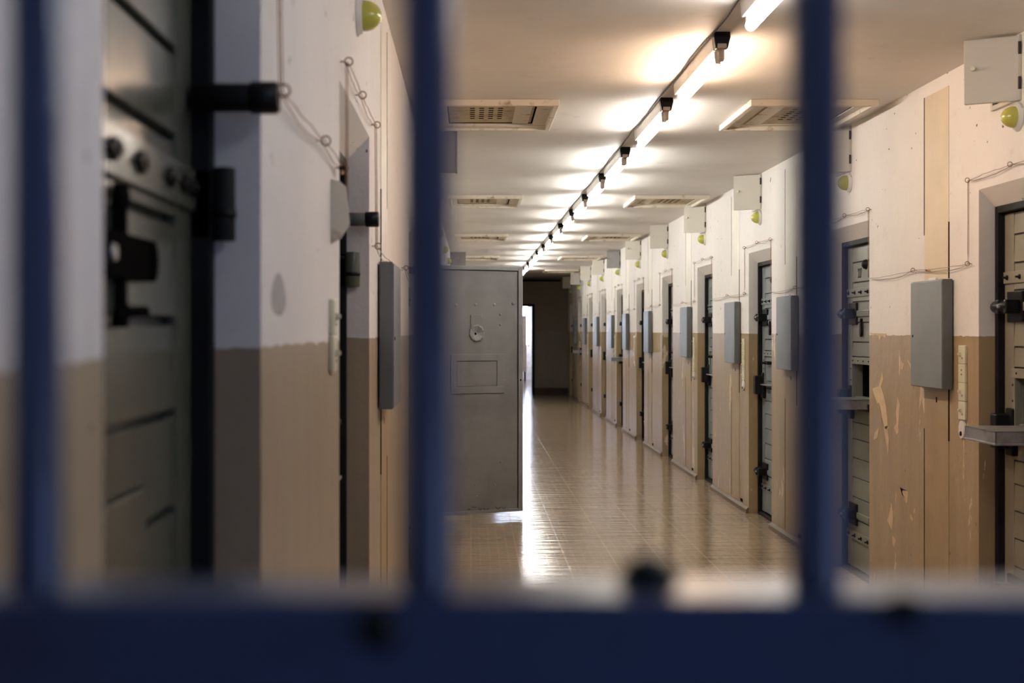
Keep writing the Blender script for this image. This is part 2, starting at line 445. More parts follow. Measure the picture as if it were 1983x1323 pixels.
# paint losses traced on the first pier of the right wall, a skin of bare plaster
M_PLASTER = simple('bare_plaster', (.62,.47,.29), .8, 0, .08, 20)
b = MB()
def flake(pts):
    P = []
    for px, py in pts:
        Y = (XR-.001)*2700/(px-912); P.append((Y, CAMZ-(py-640)/2700*Y))
    b.prism(P, 'x', XR-.0012, XR, M_PLASTER)
for pts in ([(1708,720),(1710,736),(1706,750),(1712,768),(1716,790),(1719,826),(1715,832),(1708,808),(1705,790),(1702,780),(1699,782),(1689,753),(1702,748)],
            [(1711,828),(1718,824),(1721,850),(1720,884),(1717,862)],
            [(1738,770),(1742,784),(1741,800),(1739,826),(1740,838),(1736,841),(1731,828),(1736,820),(1735,800)],
            [(1742,944),(1746,956),(1748,950),(1758,952),(1757,973),(1754,974),(1748,960)],
            [(1726,974),(1729,992),(1729,1010),(1727,1026),(1718,1008),(1722,996)],
            [(1728,1038),(1735,1046),(1732,1060),(1729,1054)],
            [(1770,986),(1774,984),(1772,994),(1768,993)], [(1763,996),(1768,1006),(1767,1011),(1762,1004)],
            [(1693,840),(1702,828),(1699,848),(1692,852)], [(1757,697),(1764,708),(1764,716)], [(1746,702),(1750,706),(1748,716),(1744,714)],
            [(1683,645),(1690,650),(1700,648),(1703,660),(1708,650),(1715,655),(1716,646)], [(1717,828),(1723,826),(1722,830),(1718,831)]):
    flake(pts)
tag(fixn(b.build('wall_right_peeled_patch')), kind='structure')

M_SMUDGE = simple('grey_smudge', (.40,.38,.37), .7, 0, .15, 30)
b = MB(); b.prism([(2.32+.085*math.cos(t)*(1-.25*math.sin(t)), CAMZ+.06+.036*math.sin(t)) for t in [i*2*PI/18 for i in range(18)]], 'x', XL, XL+.0006, M_SMUDGE)
tag(fixn(b.build('wall_left_smudge')), kind='structure')

# ---------------------------------------------------------------- cell doors
def finish_left(e, h, Z, mat, first):
    for zc in (Z+.19, Z-1.12):
        m = MB(); r_ = .017 if first else .024; dk = M_FRAME if first else mat
        m.cyl((h-.022,.052,zc-.055),(h-.022,.052,zc+.055),r_,dk,16)
        ho = m.build('hinge', e, bevel=.002)
        m = MB(); m.lathe([(r_+.002,0),(r_+.002,.012)], M_BLACK, (h-.022,.052,zc-.02), (0,0,1), 16); m.box(h-.03, h-.014, .06, .1, zc-.05, zc+.05, M_FRAME)
        m.build('hinge_leaf', ho)
    m = MB(); m.lathe([(.021,0),(.021,.125),(.009,.125),(.009,.10)], M_FRAME if first else M_BOXD, (h-.055,.09,Z+.345), (0,-1,0), 20)
    o = m.build('door_stop', e)
    m = MB(); m.lathe([(.0215,.0),(.024,.003),(.024,.04),(.010,.042),(.009,.02)], M_BLACK, (h-.055,.008,Z+.345), (0,-1,0), 20); m.build('rubber_tip', o)
    m = MB(); zc = Z+.088; k0 = M_DARK
    m.box(-.165, .12, .086, .1, zc-.026, zc+.026, k0); m.cyl((.12,.099,zc),(.12,.086,zc),.026,k0,20)
    m.box(-.030, -.010, .088, .103, zc-.085, zc+.072, k0); m.lathe([(.017,0),(.014,.014)], k0, (-.02,.1,zc+.070), (0,-1,0), 16)
    m.lathe([(.016,0),(.013,.014)], k0, (-.02,.1,zc-.068), (0,-1,0), 16)
    m.cyl((-.02,.088,zc-.066),(.075,.088,zc-.064),.007,k0,12)
    lo = m.build('latch', e)
    m = MB(); m.lathe([(.011,0),(.009,.006)], M_STEEL, (-.095,.086,zc), (0,-1,0), 16); m.build('rivet', lo)

def door_parts(e, w, mat, hatch, left=False, number=None, rough_lines=None, first=False):
    h = w/2; Z = CAMZ
    f = MB(); jt = .03
    f.box(-h, -h+jt, DEP, DEP+.07, 0, DOORTOP+.01, M_FRAME); f.box(h-jt, h, DEP, DEP+.07, 0, DOORTOP+.01, M_FRAME)
    f.box(-h+jt, h-jt, DEP, DEP+.07, DOORTOP-.03, DOORTOP+.01, M_FRAME); f.box(-h+jt, h-jt, DEP, DEP+.07, 0, .02, M_FRAME)
    f.build('door_frame', e, bevel=.003)
    d = MB(); x0, x1 = -h+jt+.003, h-jt-.003; st = .10; top = DOORTOP-.035; bot = .03
    y1, yb, ys, yp = .150, .118, .100, .1035
    hx0, hx1, hz0, hz1 = -.24, .13, Z-.394, Z-.20
    # core slab around the hatch opening
    d.box(x0, hx0, yb, y1, bot, top, mat); d.box(hx1, x1, yb, y1, bot, top, mat)
    d.box(hx0, hx1, yb, y1, bot, hz0, mat); d.box(hx0, hx1, yb, y1, hz1, top, mat)
    # stiles
    d.box(x0, x0+st, ys, yb, bot, top, mat); d.box(x1-st, x1, ys, yb, bot, top, mat)
    rows = rough_lines or [.406,.286,.17,.046,-.07,-.157,-.45,-.55,-.65,-.764,-.88,-.998,-1.13,-1.25]
    zz = [top-Z]+rows+[bot-Z]; g = .006 if first else .0032
    for i in range(len(zz)-1):
        za, zb = Z+zz[i+1]+g, Z+zz[i]-(g if i else 0)
        xa, xb = x0+st+.002, x1-st-.002
        if za < hz0 < zb or za < hz1 < zb or (za >= hz0-.06 and zb <= hz1+.05):
            d.box(xa, hx0, yp, yb, za, zb, mat); d.box(hx1, xb, yp, yb, za, zb, mat)
            if zb > hz1: d.box(hx0, hx1, yp, yb, hz1, zb, mat)
            if za < hz0: d.box(hx0, hx1, yp, yb, za, hz0, mat)
        else:
            # lower edge of each board leans out a little, like lapped boards
            d.prism([(yb, za), (yp-.004, za), (yp, zb), (yb, zb)], 'x', xa, xb, mat)
    fixn(d.build('door_leaf', e, bevel=.0015, seg=1))
    for nm, za, zb in (('strap', Z+(.178 if first else .20), Z+(.24 if first else .25)), ('strap', Z-1.25, Z-1.20)):
        s_ = MB(); s_.box(x0+.004, x1-.004, .092, .103, za, zb, mat); so = s_.build(nm, e, bevel=.002)
        for i in range(6):
            x = x0+.05+(x1-x0-.1)*i/5; c = MB()
            c.lathe([(.012,0),(.010,.006),(.005,.008),(.005,.018),(.003,.02)], M_BLACK, (x, .092, (za+zb)/2), (0,-1,0), 6, False)
            if first:
                x = (-.19,-.065,.07,.235,.33,.38)[i]; c = MB()
                zm = (za+zb)/2; c.prism([(x-.030,zm),(x,zm-.014),(x+.030,zm),(x,zm+.014)], 'y', .084, .0925, M_BLACK); c.lathe([(.009,0),(.006,.004)], M_BLACK, (x,.084,zm), (0,-1,0), 10)
            c.build('bolt', so)
    def slider(zc):
        m = MB()
        bx = -h+.085
        m.box(bx, bx+.165, .088, .103, zc-.065, zc+.065, M_BLACK)
        m.box(bx+.02, bx+.055, .030, .09, zc-.029, zc+.029, M_BLACK); m.box(bx+.11, bx+.14, .030, .09, zc-.029, zc+.029, M_BLACK)
        o = m.build('bolt_bracket', e, bevel=.005)
        r = MB(); r.lathe([(.012,0),(.021,.006),(.025,.016),(.025,.17),(.02,.175)], M_BLACK, (-h+.042, .052, zc), (1,0,0), 18)
        r.lathe([(.008,0),(.008,.012),(.004,.014)], M_STEEL, (bx+.085, .028, zc), (0,-1,0), 10)
        r.build('sliding_bolt', o)
        g_ = MB(); g_.box(bx+.165, min(bx+.42, h-.15), .092, .102, zc-.018, zc+.018, mat); g_.build('bolt_rail', e, bevel=.002)
    if not left: slider(Z+.10)
    if not first: slider(Z-1.10)
    m = MB(); m.prism([(-h+.03,.1),(-h+.045,.035),(-h+.075,.022),(-h+.14,.022),(-h+.15,.1)], 'z', Z-.50, Z-.355, M_BLACK)
    m.box(-h+.10, -h+.175, .075, .103, Z-.53, Z-.33, M_BLACK)
    fixn(m.build('lock_case', e, bevel=.006))
    m = MB(); m.lathe([(.031,0),(.031,.005),(.026,.007),(.026,.016),(.014,.026),(.005,.028)], M_BLACK, (0,.1035,Z+.385), (0,-1,0), 20)
    if not first: m.build('peephole_cover', e)
    # keyhole flap
    m = MB(); V = [(-.07+r*math.sin(t), zc_) for r, t, zc_ in ((.009,PI/2,Z+.07),(.011,PI/2,Z+.05),(.014,PI/2,Z+.02),(.019,PI/2,Z-.01),(.014,PI/2,Z-.03),(.0,PI/2,Z-.038))]
    V += [(-.14-x, z) for x, z in V[::-1][1:]]
    m.prism(V, 'y', .084, .098, M_BLACK); m.cyl((-.07,.104,Z+.066), (-.07,.078,Z+.066), .006, M_STEEL, 10)
    if not first: fixn(m.build('keyhole_cover', e, bevel=.002))
    # hatch frame
    m = MB(); F0, F1 = .085, .105
    m.box(hx0-.035, hx1+.035, F0, F1, hz1, hz1+.04, mat); m.box(hx0-.035, hx0, F0, F1, hz0-.02, hz1, mat); m.box(hx1, hx1+.035, F0, F1, hz0-.02, hz1, mat)
    for i in range(4):
        x = hx0+.02+(hx1-hx0-.04)*i/3; m.lathe([(.006,0),(.004,.004)], M_BLACK, (x, F0, hz1+.02), (0,-1,0), 8)
    for zq in (hz0+.03, (hz0+hz1)/2, hz1-.03):
        m.lathe([(.006,0),(.004,.004)], M_BLACK, (hx0-.018, F0, zq), (0,-1,0), 8)
    if not first: m.build('hatch_frame', e, bevel=.002)
    p = MB()
    p.box(hx0-.01, hx1+.01, .235, .245, hz0-.01, hz1+.01, M_DARK)
    p.box(hx0-.01, hx0, .15, .24, hz0-.01, hz1+.01, M_DARK); p.box(hx1, hx1+.01, .15, .24, hz0-.01, hz1+.01, M_DARK)
    p.box(hx0-.01, hx1+.01, .15, .24, hz1, hz1+.01, M_DARK); p.box(hx0-.01, hx1+.01, .15, .24, hz0-.01, hz0, M_DARK)
    if hatch == 'open': p.build('hatch_pocket', e)
    if hatch == 'open':
        m = MB(); y0 = -.135
        m.box(hx0+.03, hx1, y0, .09, hz0-.010, hz0-.004, M_STEEL)
        m.box(hx0+.03, hx1, y0, y0+.006, hz0-.055, hz0-.004, M_STEEL)
        m.box(hx0+.03, hx0+.036, y0, .09, hz0-.055, hz0-.004, M_STEEL); m.box(hx1-.006, hx1, y0, .09, hz0-.055, hz0-.004, M_STEEL)
        m.box(hx0+.02, hx1+.01, y0-.006, .088, hz0-.060, hz0-.052, M_STEEL)
        fl = m.build('hatch_flap', e, bevel=.002); fl['label'] = 'lowered metal tray flap with worn grey edge'
        m = MB(); m.box(hx0-.02, hx1+.02, .07, .1, hz0-.075, hz0-.03, M_BLACK)
        m.build('flap_bracket', e, bevel=.004)
    else:
        m = MB(); m.box(hx0+.003, hx1-.003, .098, .112, hz0+.003, hz1-.003, mat)
        fo = m.build('hatch_flap', e, bevel=.002)
        if first: return finish_left(e, h, Z, mat, first)
        m = MB(); m.cyl((-.16,.07,hz1-.05),(-.02,.07,hz1-.05),.007,M_BLACK,10)
        for x in (-.14,-.09,-.04): m.box(x-.008, x+.008, .062, .099, hz1-.062, hz1-.038, M_BLACK)
        m.lathe([(.005,0),(.006,.02),(.011,.028),(.006,.036)], M_BLACK, (-.09,.07,hz1-.05), (0,-1,0), 12)
        m.build('hatch_bolt', fo)
        m = MB(); m.box(hx0+.02, hx1-.02, .05, .1, hz0-.03, hz0-.022, M_STEEL); m.build('hatch_ledge', e, bevel=.001)
    if left: finish_left(e, h, Z, mat, first)
    else:
        for zc in (Z+.19, Z-1.12):
            m = MB(); m.cyl((h-.022,.052,zc-.055),(h-.022,.052,zc+.055),.020,mat,12); m.build('hinge', e, bevel=.002)
    if number:
        cu = bpy.data.curves.new('door_number', 'FONT'); cu.body = number; cu.size = .080; cu.extrude = .0004; cu.offset = .0012; cu.space_character = 1.15
        t = bpy.data.objects.new('door_number_tmp', cu); COL.objects.link(t)
        dg = bpy.context.evaluated_depsgraph_get(); me = bpy.data.meshes.new_from_object(t.evaluated_get(dg))
        bpy.data.objects.remove(t)
        me.materials.clear(); me.materials.append(M_BLACK)
        o = bpy.data.objects.new('door_number', me); COL.objects.link(o); o.parent = e
        o.location = (-.165, .0985, Z+.312); o.rotation_euler = (PI/2,0,0); o.scale = (.62,1,1)

DG = 'closed cell doors along the corridor'
hatch_open = {0, 1, 6, 9}
protos = {}
dn = 1
door_objs = []
for k, (a, c) in enumerate(RIGHT):
    yc = (a+c)/2; op = k in hatch_open
    pos, rz = on_right(yc)
    key = ('open' if op else 'closed') if k > 1 else k
    if key in protos:
        e = copy_tree(protos[key], pos, rz); e.name = 'door_%d' % dn
    else:
        e = empty('door_%d' % dn, pos, rz)
        door_parts(e, c-a, M_DOORB if k == 0 else (M_DOOR if k == 1 else M_DOOR2), 'open' if op else 'closed', number='227' if k == 1 else None)
        protos[key] = e
    if k == 0: lab = 'beige grey cell door nearest on the right wall, its tray flap lowered'
    elif k == 1: lab = 'grey green cell door marked 227 on the right wall'
    elif k == 2: lab = 'blue grey cell door, third on the right wall, with closed food hatch'
    else: lab = 'grey cell door in the right wall, %s recess counted from the gate' % ORD[k] + (', tray flap lowered' if op else '')
    tag(e, lab, 'cell door', DG, 'structure'); dn += 1
LLINES = [.396,.272,.155,.013,-.117,-.254,-.45,-.55,-.65,-.764,-.88,-.998,-1.13,-1.25]
lp = None
for k, (a, c) in enumerate(LEFT):
    if k == OPEN_LEFT: continue
    pos, rz = on_left((a+c)/2)
    if k < 2:
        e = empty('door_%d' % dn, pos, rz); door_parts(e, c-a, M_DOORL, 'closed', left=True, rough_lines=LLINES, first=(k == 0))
    elif lp is None or k == 2:
        e = empty('door_%d' % dn, pos, rz); door_parts(e, c-a, M_DOOR2, 'closed', left=True)
    elif k == 4:
        e = empty('door_%d' % dn, pos, rz); door_parts(e, c-a, M_DOOR2, 'closed', left=True); lp4 = e
    else:
        e = copy_tree(lp4, pos, rz); e.name = 'door_%d' % dn
    if k == 2: lp = e
    lab = ['blurred green grey cell door with black latch, beside the bars at far left',
           'cell door deep in the second recess of the left wall, only its dark edge showing'][k] if k < 2 else \
          'grey cell door in the left wall, %s recess counted from the gate' % ORD[k]
    tag(e, lab, 'cell door', DG, 'structure'); dn += 1

# open leaf, inner side towards the gate
hinge = Vector((-.36, 10.60, 0)); free = Vector((.400, 10.97, 0)); L = (free-hinge).length
e = empty('door_24', hinge, math.atan2(free.y-hinge.y, free.x-hinge.x))
tag(e, 'grey steel cell door standing wide open across the left of the corridor', 'open cell door', None, 'structure')
b = MB(); b.box(0, L, 0, .045, .035, 1.945, M_LEAF); b.build('leaf', e, bevel=.003)
b = MB()
for (x0, x1, z0, z1) in ((L-.034, L+.004, .03, 1.95), (0, L-.034, 1.918, 1.95), (0, L-.034, .03, .055)):
    b.box(x0, x1, -.012, .05, z0, z1, M_LEAFEDGE)
b.build('edge_angle', e, bevel=.003)
b = MB(); b.box(L-.0395, L-.034, -.0015, .002, .055, 1.918, M_DARK); b.box(0, L-.034, -.0015, .002, 1.912, 1.918, M_DARK); b.build('edge_gap', e)
def U(px): 
    # pixel -> distance along leaf
    t = (px-912)/2700
    d = (free-hinge)/L
    return (t*hinge.y-hinge.x)/(d.x-t*d.y)
def Zp(px, py):
    u = U(px); Y = hinge.y+(free-hinge).y/L*u
    return CAMZ-(py-640)/2700*Y
def rivet(px, py, r=.008, kind='rivet', m=M_LEAFEDGE, hgt=.008):
    q = MB(); q.lathe([(r,0),(r*.85,hgt*.6),(r*.4,hgt)], m, (U(px), 0 if px < 1003 else -.012, Zp(px,py)), (0,-1,0), 10); q.build(kind, e)
for px, py in ((883,591),(921,590),(957,590)): rivet(px, py, .013, 'plug_weld', M_LEAFEDGE, .004)
rivet(993.5, 588, .014, 'plug_weld', M_BOXD, .006)
for px, py in ((969,609),(969,629),(914,613),(931.5,614),(894,690.5),(949,690),(968.5,701),(875,702),(875,747),(975,736),(969.5,745),(895,757.5),(917,757),(931,757),(950.5,758),(975,760),(970,895),(920,939),(958,939),(924,962)):
    rivet(px, py, .009)
for py in (610, 629, 736, 761): rivet(1007, py, .008, 'rivet', M_DARK if py == 736 else M_LEAFEDGE, .004)
b = MB(); b.box(U(911), U(933), -.006, 0, Zp(922,634), Zp(922,610), M_LEAF); b.build('cover_plate', e, bevel=.001)
b = MB(); cx, cz = U(922.5), Zp(922,645.5)
b.lathe([(.066,0),(.066,.010),(.060,.014),(.052,.014),(.012,.0015),(.0,.001)], M_LEAFEDGE, (cx,0,cz), (0,-1,0), 10, False, False)
b.lathe([(.011,.002),(.009,.004),(0,.0045)], M_DARK, (cx-.010,0,cz-.004), (0,-1,0), 10, False, False)
for i in range(6):
    a = i*PI/3+.3; b.lathe([(.006,0),(.004,.004)], M_LEAF, (cx+.059*math.cos(a), -.013, cz+.059*math.sin(a)), (0,-1,0), 8)
po = b.build('peephole_cone', e)
b = MB(); x0, x1, z0, z1 = U(872), U(976), Zp(922,762), Zp(922,686); ix0, ix1, iz0, iz1 = U(884), U(962), Zp(922,748.5), Zp(922,699)
for q in ((x0,x1,iz1,z1),(x0,x1,z0,iz0),(x0,ix0,iz0,iz1),(ix1,x1,iz0,iz1)): b.box(q[0],q[1],-.008,0,q[2],q[3],M_LEAF)
b.build('hatch_frame', e, bevel=.0015)
b = MB(); b.box(ix0+.003, ix1-.003, -.004, 0, iz0+.003, iz1-.005, M_LEAF); b.box(ix0, ix1, -.001, 0, iz0, iz1, M_DARK); b.build('hatch_flap', e)
b = MB()
for zc in (.35, 1.65): b.cyl((-.01,.02,zc-.07),(-.01,.02,zc+.07),.018,M_FRAME)
b.build('hinge', e)
b = MB()  # flaked paint along the foot
random.seed(3); px = 905
while px < 992:
    wd = random.uniform(4, 12); y0 = 984+random.uniform(-3,3); hh = random.uniform(1.0, 4.5)
    x0_, x1_ = U(px), U(px+wd); zt = Zp(px, y0)
    b.prism([(x0_,zt),(x0_+(x1_-x0_)*.5,zt-.014*hh/3),(x1_,zt-.004),(x1_,zt-.010),(x0_+(x1_-x0_)*.5,zt-.022*hh/3),(x0_,zt-.006)], 'y', -.0012, 0, M_RUST); px += wd+random.uniform(0,5)
fixn(b.build('flaked_edge', e))
# frame of the open doorway
b = MB(); D = XL-DEP
for yy in (a4, c4-.03): b.box(D-.07, D, yy, yy+.03, 0, DOORTOP+.01, M_FRAME)
b.box(D-.07, D, a4, c4, DOORTOP-.03, DOORTOP+.01, M_FRAME)
tag(b.build('door_26', bevel=.003), 'dark steel frame of the open cell doorway in the left wall', 'doorway', kind='structure')

# ---------------------------------------------------------------- the barred gate
GY = .50
g = empty('barred_gate', (XL, GY, 0)); tag(g, 'dark blue barred gate close to the camera, round bars on a flat crossbar', 'barred gate')
xs = []
x = -.0156
while x-.1397 > XL+.02: x -= .1397
while x < XR-.03: xs.append(x); x += .1397
for x in xs:
    b = MB(); b.cyl((x-XL, 0, .06), (x-XL, 0, 2.3), 0.0095, M_BLUE, 20); b.build('bar', g)
zt = CAMZ-.0922
for nm, z1, z0 in (('crossbar', zt, zt-.11), ('crossbar', 2.2, 2.12), ('crossbar', .2, .12)):
    b = MB(); b.box(.003, XR-XL-.003, -.0235, .0235, z0, z1, M_BLUE); co = b.build(nm, g, bevel=.0025)
    if nm == 'crossbar' and z1 == zt:
        for px, py, r in ((735,1215,.008),(1745,1178,.006)):
            t = .4765; xx = (px-912)/2700*t-XL; zz = CAMZ-(py-640)/2700*t
            q = MB(); q.lathe([(r,0),(r,.004),(r*.6,.006)], M_BLACK, (xx,-.0235,zz), (0,-1,0), 6, False); q.build('bolt', co)
        xx = (1250-912)/2700*.52-XL
        q = MB(); q.lathe([(.012,0),(.009,.006),(.003,.010)], M_BLACK, (xx,.012,zt), (0,0,1), 10); q.build('weld_bead', co)
for xx in (.002, XR-XL-.02):
    b = MB(); b.box(xx,xx+.018,-.01,.01,0,2.3,M_BLUE); b.build('side_post', g, bevel=.002)

# ---------------------------------------------------------------- ceiling lights
PL = [.55, 2.2, 3.87, 5.57, 7.14, 9.06, 10.57, 12.17, 13.7, 15.5, 17.3, 19.2, 20.8, 22.3, 24.3, 26.1]  # first two tubes are added out of view to light the near walls
LX = 1.0
def tube_light(y0, y1, mat, i):
    e = empty('fluorescent_light', (LX, y0, H))
    L_ = y1-y0
    b = MB(); b.prism([(-.030,0),(.030,0),(.024,-.062),(-.024,-.062)], 'y', 0, L_, M_BATTEN); fixn(b.build('batten', e, bevel=.003))
    for y in (.02, L_-.045):
        b = MB(); b.prism([(-.015,-.06),(.015,-.06),(.012,-.112),(-.012,-.112)], 'y', y, y+.02, M_BATTEN)
        fixn(b.build('lamp_holder', e, bevel=.002))
    b = MB(); b.cyl((0,.042,-.1),(0,L_-.047,-.1),.019,mat,16)
    b.build('tube', e)
    return e
def hl(i): return ['nearest of the lit tube lights, at the top edge of the picture', 'lit tube light with warm peach glow, second from the gate'][i] if i < 2 else \
    'lit fluorescent tube light on the ceiling, %s from the gate' % ORD[i]
for i, y in enumerate(PL, -2):
    mat = TUBES['blue'] if i == -2 else TUBES['day'] if i < 0 else TUBES['cool'] if i == 0 else TUBES['warm'] if i == 1 else TUBES['mid'] if i == 2 else TUBES['neu']
    e = tube_light(y+.05, y+(1.16 if i != 1 else 1.12), mat, i)
    tag(e, hl(i) if i >= 0 else ['lit tube light overhead beyond the gate, above the picture', 'lit tube light right over the gate, above the picture'][-1-i], 'tube light', 'fluorescent lights in a row along the ceiling')
pr = None
for i, y in enumerate(PL[3:]):
    if pr is None:
        e = empty('lamp_socket', (LX, y, H)); pr = e
        b = MB(); b.raw([(-.032,-.022,0),(.032,-.022,0),(.032,.022,0),(-.032,.022,0),(-.034,-.024,-.022),(.034,-.024,-.022),(.034,.024,-.022),(-.034,.024,-.022),
                         (-.024,-.018,-.066),(.024,-.018,-.066),(.024,.018,-.066),(-.024,.018,-.066)],
                        [(0,1,2,3),(4,0,3,7),(0,4,5,1),(1,5,6,2),(2,6,7,3),(4,8,9,5),(5,9,10,6),(6,10,11,7),(7,11,8,4),(8,11,10,9)], M_BLACK)
        b.box(-.019,.019,-.021,.021,-.066,-.046,M_BULB)
        fixn(b.build('socket_housing', e, bevel=.003))
        b = MB(); b.lathe([(.013,0),(.013,.045),(.009,.053),(.003,.056)], M_BULB, (0,0,-.062), (0,0,-1), 16); b.build('bulb', e)
    else: e = copy_tree(pr, (LX, y, H))
    if i in (5, 7, 9): e.rotation_euler = (0, 0, .9)
    tag(e, 'black ceiling lamp socket with pale unlit bulb, %s from the gate' % ORD[i], 'lamp socket', 'black lamp sockets between the tube lights')
# dark line on the ceiling standing in for the shadow gap beside the battens
b = MB(); pts = []
random.seed(5)
for i in range(140): pts.append((LX-.037+.004*math.sin(i*.9)+random.uniform(-.003,.003), 3.9+i*.17, H-.006))
b.tube(pts, .003, M_BLACK); tag(b.build('ceiling_cable'), 'thin dark cable running along the ceiling beside the tube lights', 'cable')

# ---------------------------------------------------------------- ceiling hatches
def hatch():
    e = empty('ceiling_hatch', (0,0,H)); w, l = .66, .92; t = .03
    b = MB(); hh = -.034
    b.box(0,w,0,t,hh,0,M_HRIM); b.box(0,w,l-t,l,hh,0,M_HRIM); b.box(0,t,t,l-t,hh,0,M_HRIM); b.box(w-t,w,t,l-t,hh,0,M_HRIM)
    b.build('rim', e, bevel=.004)
    b = MB(); m_ = .11
    b.box(t,w-t,t,t+.06,-.010,0,M_HRIM); b.box(t,w-t,l-t-.09,l-t,-.022,0,M_HRIM); b.box(t,t+.05,t,l-t,-.012,0,M_HRIM); b.box(w-t-.075,w-t,t,l-t,-.016,0,M_HRIM)
    b.build('inner_lip', e, bevel=.002)
    b = MB(); b.box(t+.05,w-t-.075,t+.06,l-t-.09,-.005,0,M_HPANEL); p = b.build('panel', e)
    b = MB()
    b.box(t+.05,t+.055,t+.06,l-t-.09,-.0065,-.004,M_DARK); b.box(w-t-.085,w-t-.075,t+.06,l-t-.09,-.0065,-.004,M_DARK); b.box(t+.055,w-t-.085,l-t-.115,l-t-.09,-.0065,-.004,M_DARK)
    b.build('panel_gap', p)  # dark strips painted as shadow lines so the panel looks deeper
    b = MB()
    for i in range(4):
        for j in range(6):
            b.box(.20+i*.05, .226+i*.05, .26+j*.07, .272+j*.07, -.0075, -.004, M_DARK)
    b.build('grille', p)['kind'] = 'stuff'
    b = MB(); b.box(w-t-.19,w-t-.10,t+.08,l-t-.11,-.009,-.004,M_HRIM); b.build('patch', p)
    return e
hp = hatch(); first = True
for side, x0 in (('left', -.205), ('right', 1.44)):
    for j, y in enumerate((7.17, 12.25, 17.2, 22.2, 27.2)):
        e = hp if first else copy_tree(hp); first = False
        if side == 'right':
            e.location = (x0+.66, y+.92, H); e.rotation_euler = (0,0,PI)
        else: e.location = (x0, y, H)
        tag(e, 'framed ceiling hatch with stained panel on the %s half, %s from the gate' % (side, ORD[j]), 'ceiling hatch', 'framed hatches in the ceiling')

# ---------------------------------------------------------------- things on the walls
def wall_box():
    e = empty('wall_box'); w, z0, z1, d = .225, -.2525, .2525, .05
    b = MB(); b.box(-w, w, -d+.004, 0, z0, z1, M_BOXD); b.build('housing', e, bevel=.003)
    b = MB(); b.box(-w+.002, w-.002, -d, -d+.004, z0+.004, z1-.006, M_BOX); p = b.build('cover', e, bevel=.0015)
    b = MB(); b.lathe([(.006,0),(.005,.003)], M_BLACK, (-w+.035,-d,-.01), (0,-1,0), 10); b.build('keyhole', p)
    b = MB(); b.box(-.05,.05,-.02,-.008,z1,z1+.012,M_WHITEP); b.build('cable_gland', e, bevel=.002)
    return e
wp = wall_box(); first = True
for k in range(10):
    yc = sum(RIGHT[k])/2+RB[k]
    pos, rz = on_right(yc, 1.4325)
    pos = (pos[0]-.006, pos[1], pos[2])
    if first: wp.location = pos; wp.rotation_euler = (0,0,rz); e = wp; first = False
    else: e = copy_tree(wp, pos, rz)
    tag(e, 'flat grey metal box on the right wall, %s from the gate' % ORD[k], 'wall box', 'grey metal wall boxes')
for i, yc in enumerate((4.995, 11.45, 13.9, 16.4)):
    pos, rz = on_left(yc, 1.4325); e = copy_tree(wp, (pos[0]+.006, pos[1], pos[2]), rz)
    tag(e, ['grey metal box on the left wall in front of the second bar' , 'grey metal box on the left wall, second from the gate', 'grey metal box on the left wall, third from the gate', 'grey metal box on the left wall, fourth from the gate'][i], 'wall box', 'grey metal wall boxes')

# domes
def dome():
    e = empty('dome_lamp')
    b = MB(); b.lathe([(.058,0),(.058,.004),(.052,.007),(.050,.016),(.043,.018)], M_WHITEP, (0,0,0), (0,-1,0), 28); b.build('base_plate', e)
    b = MB(); R = .043; pr_ = [(R, .016)]+[(R*math.cos(t), .022+.048*math.sin(t)) for t in [i*PI/2/9 for i in range(10)]]
    b.lathe(pr_, M_DOME, (0,0,0), (0,-1,0), 28, True, False); b.build('lens', e)
    b = MB(); b.tube([(.05,-.003,.030),(.045,-.016,.048),(.01,-.022,.056),(-.03,-.016,.053),(-.055,-.008,.060)], .0022, M_WHITEP); b.build('cable', e)
    return e
dp = dome(); first = True
for k in range(11):
    pos, rz = on_right(5.60+2.5*k, CAMZ+.857)
    if first: dp.location = pos; dp.rotation_euler = (0,0,rz); e = dp; first = False
    else: e = copy_tree(dp, pos, rz)
    tag(e, 'yellow green dome lamp high on the right wall, %s from the gate' % ORD[k], 'dome lamp', 'yellow dome lamps above the cell doors')
j = 0
for k, (a, c) in enumerate(LEFT):
    if k == 0: continue
    y = (a+c)/2+(.02 if k == 1 else 0)
    pos, rz = on_left(y, CAMZ+.882); e = copy_tree(dp, pos, rz)
    tag(e, 'yellow dome lamp at the top edge on the left wall' if k == 1 else 'yellow dome lamp high on the left wall, %s from the gate' % ORD[j], 'dome lamp', 'yellow dome lamps above the cell doors'); j += 1

